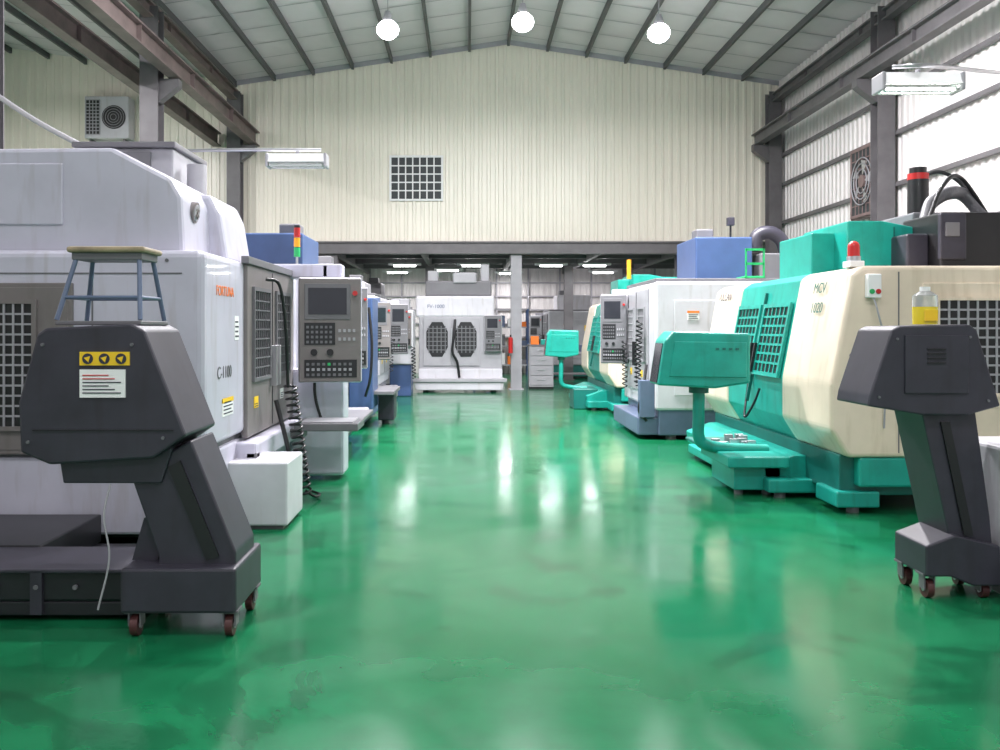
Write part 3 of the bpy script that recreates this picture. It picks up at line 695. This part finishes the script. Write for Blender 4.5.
# ------------------------------------------------------------------ lamps on arms
def armlamp(x, y, z, pts, lit):
    b = B('work_lamp')
    b.prism([(-.0, 0), (-.1, -.0), (-.07, .09), (.07, .09), (.1, 0)], -.3, .3, M_lab)
    b.v = [Vector((x+v.y, y+v.x, z+v.z)) for v in b.v]
    b.box(x-.29, x+.29, y-.085, y+.085, z-.05, z+.0, M_clear, .02)
    for d in (-.035, .035): b.cyl((x-.26, y+d, z-.025), (x+.26, y+d, z-.025), .006, M_tube if lit else M_lab)
    b.box(x-.32, x-.29, y-.1, y+.1, z-.05, z+.09, M_lgrey, .01); b.box(x+.29, x+.32, y-.1, y+.1, z-.05, z+.09, M_lgrey, .01)
    b.tube([(x, y, z+.08), (x, y, z+.13)], .02, M_lgrey)
    b.curve(pts, .018, M_alu, 8, 4)
    return b.done()
armlamp(-1.8, 9.5, 3.24, [(-1.55, 9.5, 3.38), (-2.5, 9.5, 3.38), (-3.4, 9.55, 3.37), (-4.0, 9.6, 3.36)], 0)
b = B('conduit_pipe'); b.curve([(-5.3, 10.1, 4.12), (-4.7, 9.85, 3.75), (-4.0, 9.6, 3.38)], .03, M_lgrey); b.done()
armlamp(3.5, 7.0, 3.38, [(3.3, 7.0, 3.53), (3.6, 7.0, 3.54), (4.9, 8.2, 3.82), (7.05, 10.1, 4.3)], 1)

b = B('air_conditioner'); x0 = -9.1
b.box(x0, x0+1.05, 21.35, 21.75, 6.0, 7.0, M_white2, .02)
b.face('-y', 0, 21.345, 0.25); b.grille(x0+.05, x0+.36, 5.85, 6.65, 4, 10, M_black, M_lgrey, t=.02, fr=.015)
b.cyl((x0+.70, -.02, 6.25), (x0+.70, 0, 6.25), .28, M_black, n=28)
for k in range(4):
    rr = .07+.06*k; pts = [(x0+.70+rr*math.cos(t*math.pi/12), -.03, 6.25+rr*math.sin(t*math.pi/12)) for t in range(25)]
    b.tube(pts, .007, M_lgrey, 5)
b.reset(); b.box(x0+.1, x0+.14, 21.4, 21.74, 5.85, 6.0, M_steel); b.box(x0+.9, x0+.94, 21.4, 21.74, 5.85, 6.0, M_steel); b.done()

# ------------------------------------------------------------------ back area clutter
b = B('tool_cabinet')
b.box(1.5, 2.1, 22.1, 22.6, .05, 1.05, M_lgrey, .01); b.box(1.5, 2.1, 22.12, 22.58, 0, .05, M_black)
for i in range(4): b.box(1.53, 2.07, 22.08, 22.1, .1+i*.24, .31+i*.24, M_lgrey, .005); b.box(1.7, 1.9, 22.065, 22.08, .22+i*.24, .24+i*.24, M_alu)
b.box(1.48, 2.12, 22.08, 22.62, 1.05, 1.09, M_mgrey, .005)
b.box(1.55, 1.75, 22.2, 22.4, 1.09, 1.3, M_org, .01); b.box(1.8, 2.05, 22.2, 22.45, 1.09, 1.22, M_teal, .01); b.done()
b = B('workbench')
for x in (2.2, 3.9):
    for yy in (24, 24.7): b.box(x-.03, x+.03, yy-.03, yy+.03, 0, .8, M_steel)
b.box(2.1, 4.0, 23.9, 24.8, .8, .86, M_lgrey, .01); b.box(2.2, 3.9, 24, 24.7, .25, .28, M_steel)
for i in range(8): x = 2.2+i*.2; b.box(x, x+.13, 24.1, 24.4, .86, .95+.1*(i % 3), [M_bluel, M_org, M_lab, M_teal][i % 4], .01)
b.done()
b = vmc('machining_center', -1, -2.0, 23.0, 25.6, 2.2, M_white2, M_lgrey, M_lgrey, (.3, 1.3, 2.7), M_mgrey, depth=2.4); b.done()
b = vmc('machining_center', 1, 2.4, 26.6, 29.0, 2.0, M_lgrey, M_mgrey, M_teald, (.3, 1.3, 2.5), M_white2, depth=2.4); b.done()
b = B('storage_rack')
for x in (0.2, 1.9):
    for yy in (28.6, 29.2): b.box(x-.03, x+.03, yy-.03, yy+.03, 0, 2.1, M_blue)
for z in (.3, .9, 1.5, 2.08):
    b.box(.15, 1.95, 28.58, 29.22, z, z+.04, M_lgrey)
    if z < 2:
        for i in range(5): b.box(.25+i*.34, .5+i*.34, 28.7, 29.1, z+.04, z+.2+.1*((i*3) % 4), [M_wood, M_bluel, M_lab, M_org, M_mgrey][(i+int(z*3)) % 5], .01)
b.done()
b = B('fire_extinguisher'); b.cyl((1.02, 21.55, .9), (1.02, 21.55, 1.25), .055, M_red); b.sphere((1.02, 21.55, 1.25), .055, M_red, .6); b.cyl((1.02, 21.55, 1.27), (1.02, 21.55, 1.34), .02, M_black)
b.box(.98, 1.06, 21.6, 21.74, 1.0, 1.2, M_mgrey); b.done()

# ------------------------------------------------------------------ world / camera
w = bpy.data.worlds.new('World'); sc.world = w; w.use_nodes = True
bg = w.node_tree.nodes['Background']; bg.inputs[0].default_value = (0.90, 0.90, 1.0, 1); bg.inputs[1].default_value = 1.05
cam = bpy.data.cameras.new('Camera'); cam.sensor_width = 36; cam.lens = 32.4; cam.shift_x = .032; cam.shift_y = -.047
co = bpy.data.objects.new('Camera', cam); co.location = (0, 0, 1.5); co.rotation_euler = (R(90), 0, 0); col.objects.link(co); sc.camera = co
sc.view_settings.view_transform = 'Standard'; sc.view_settings.exposure = 0.0
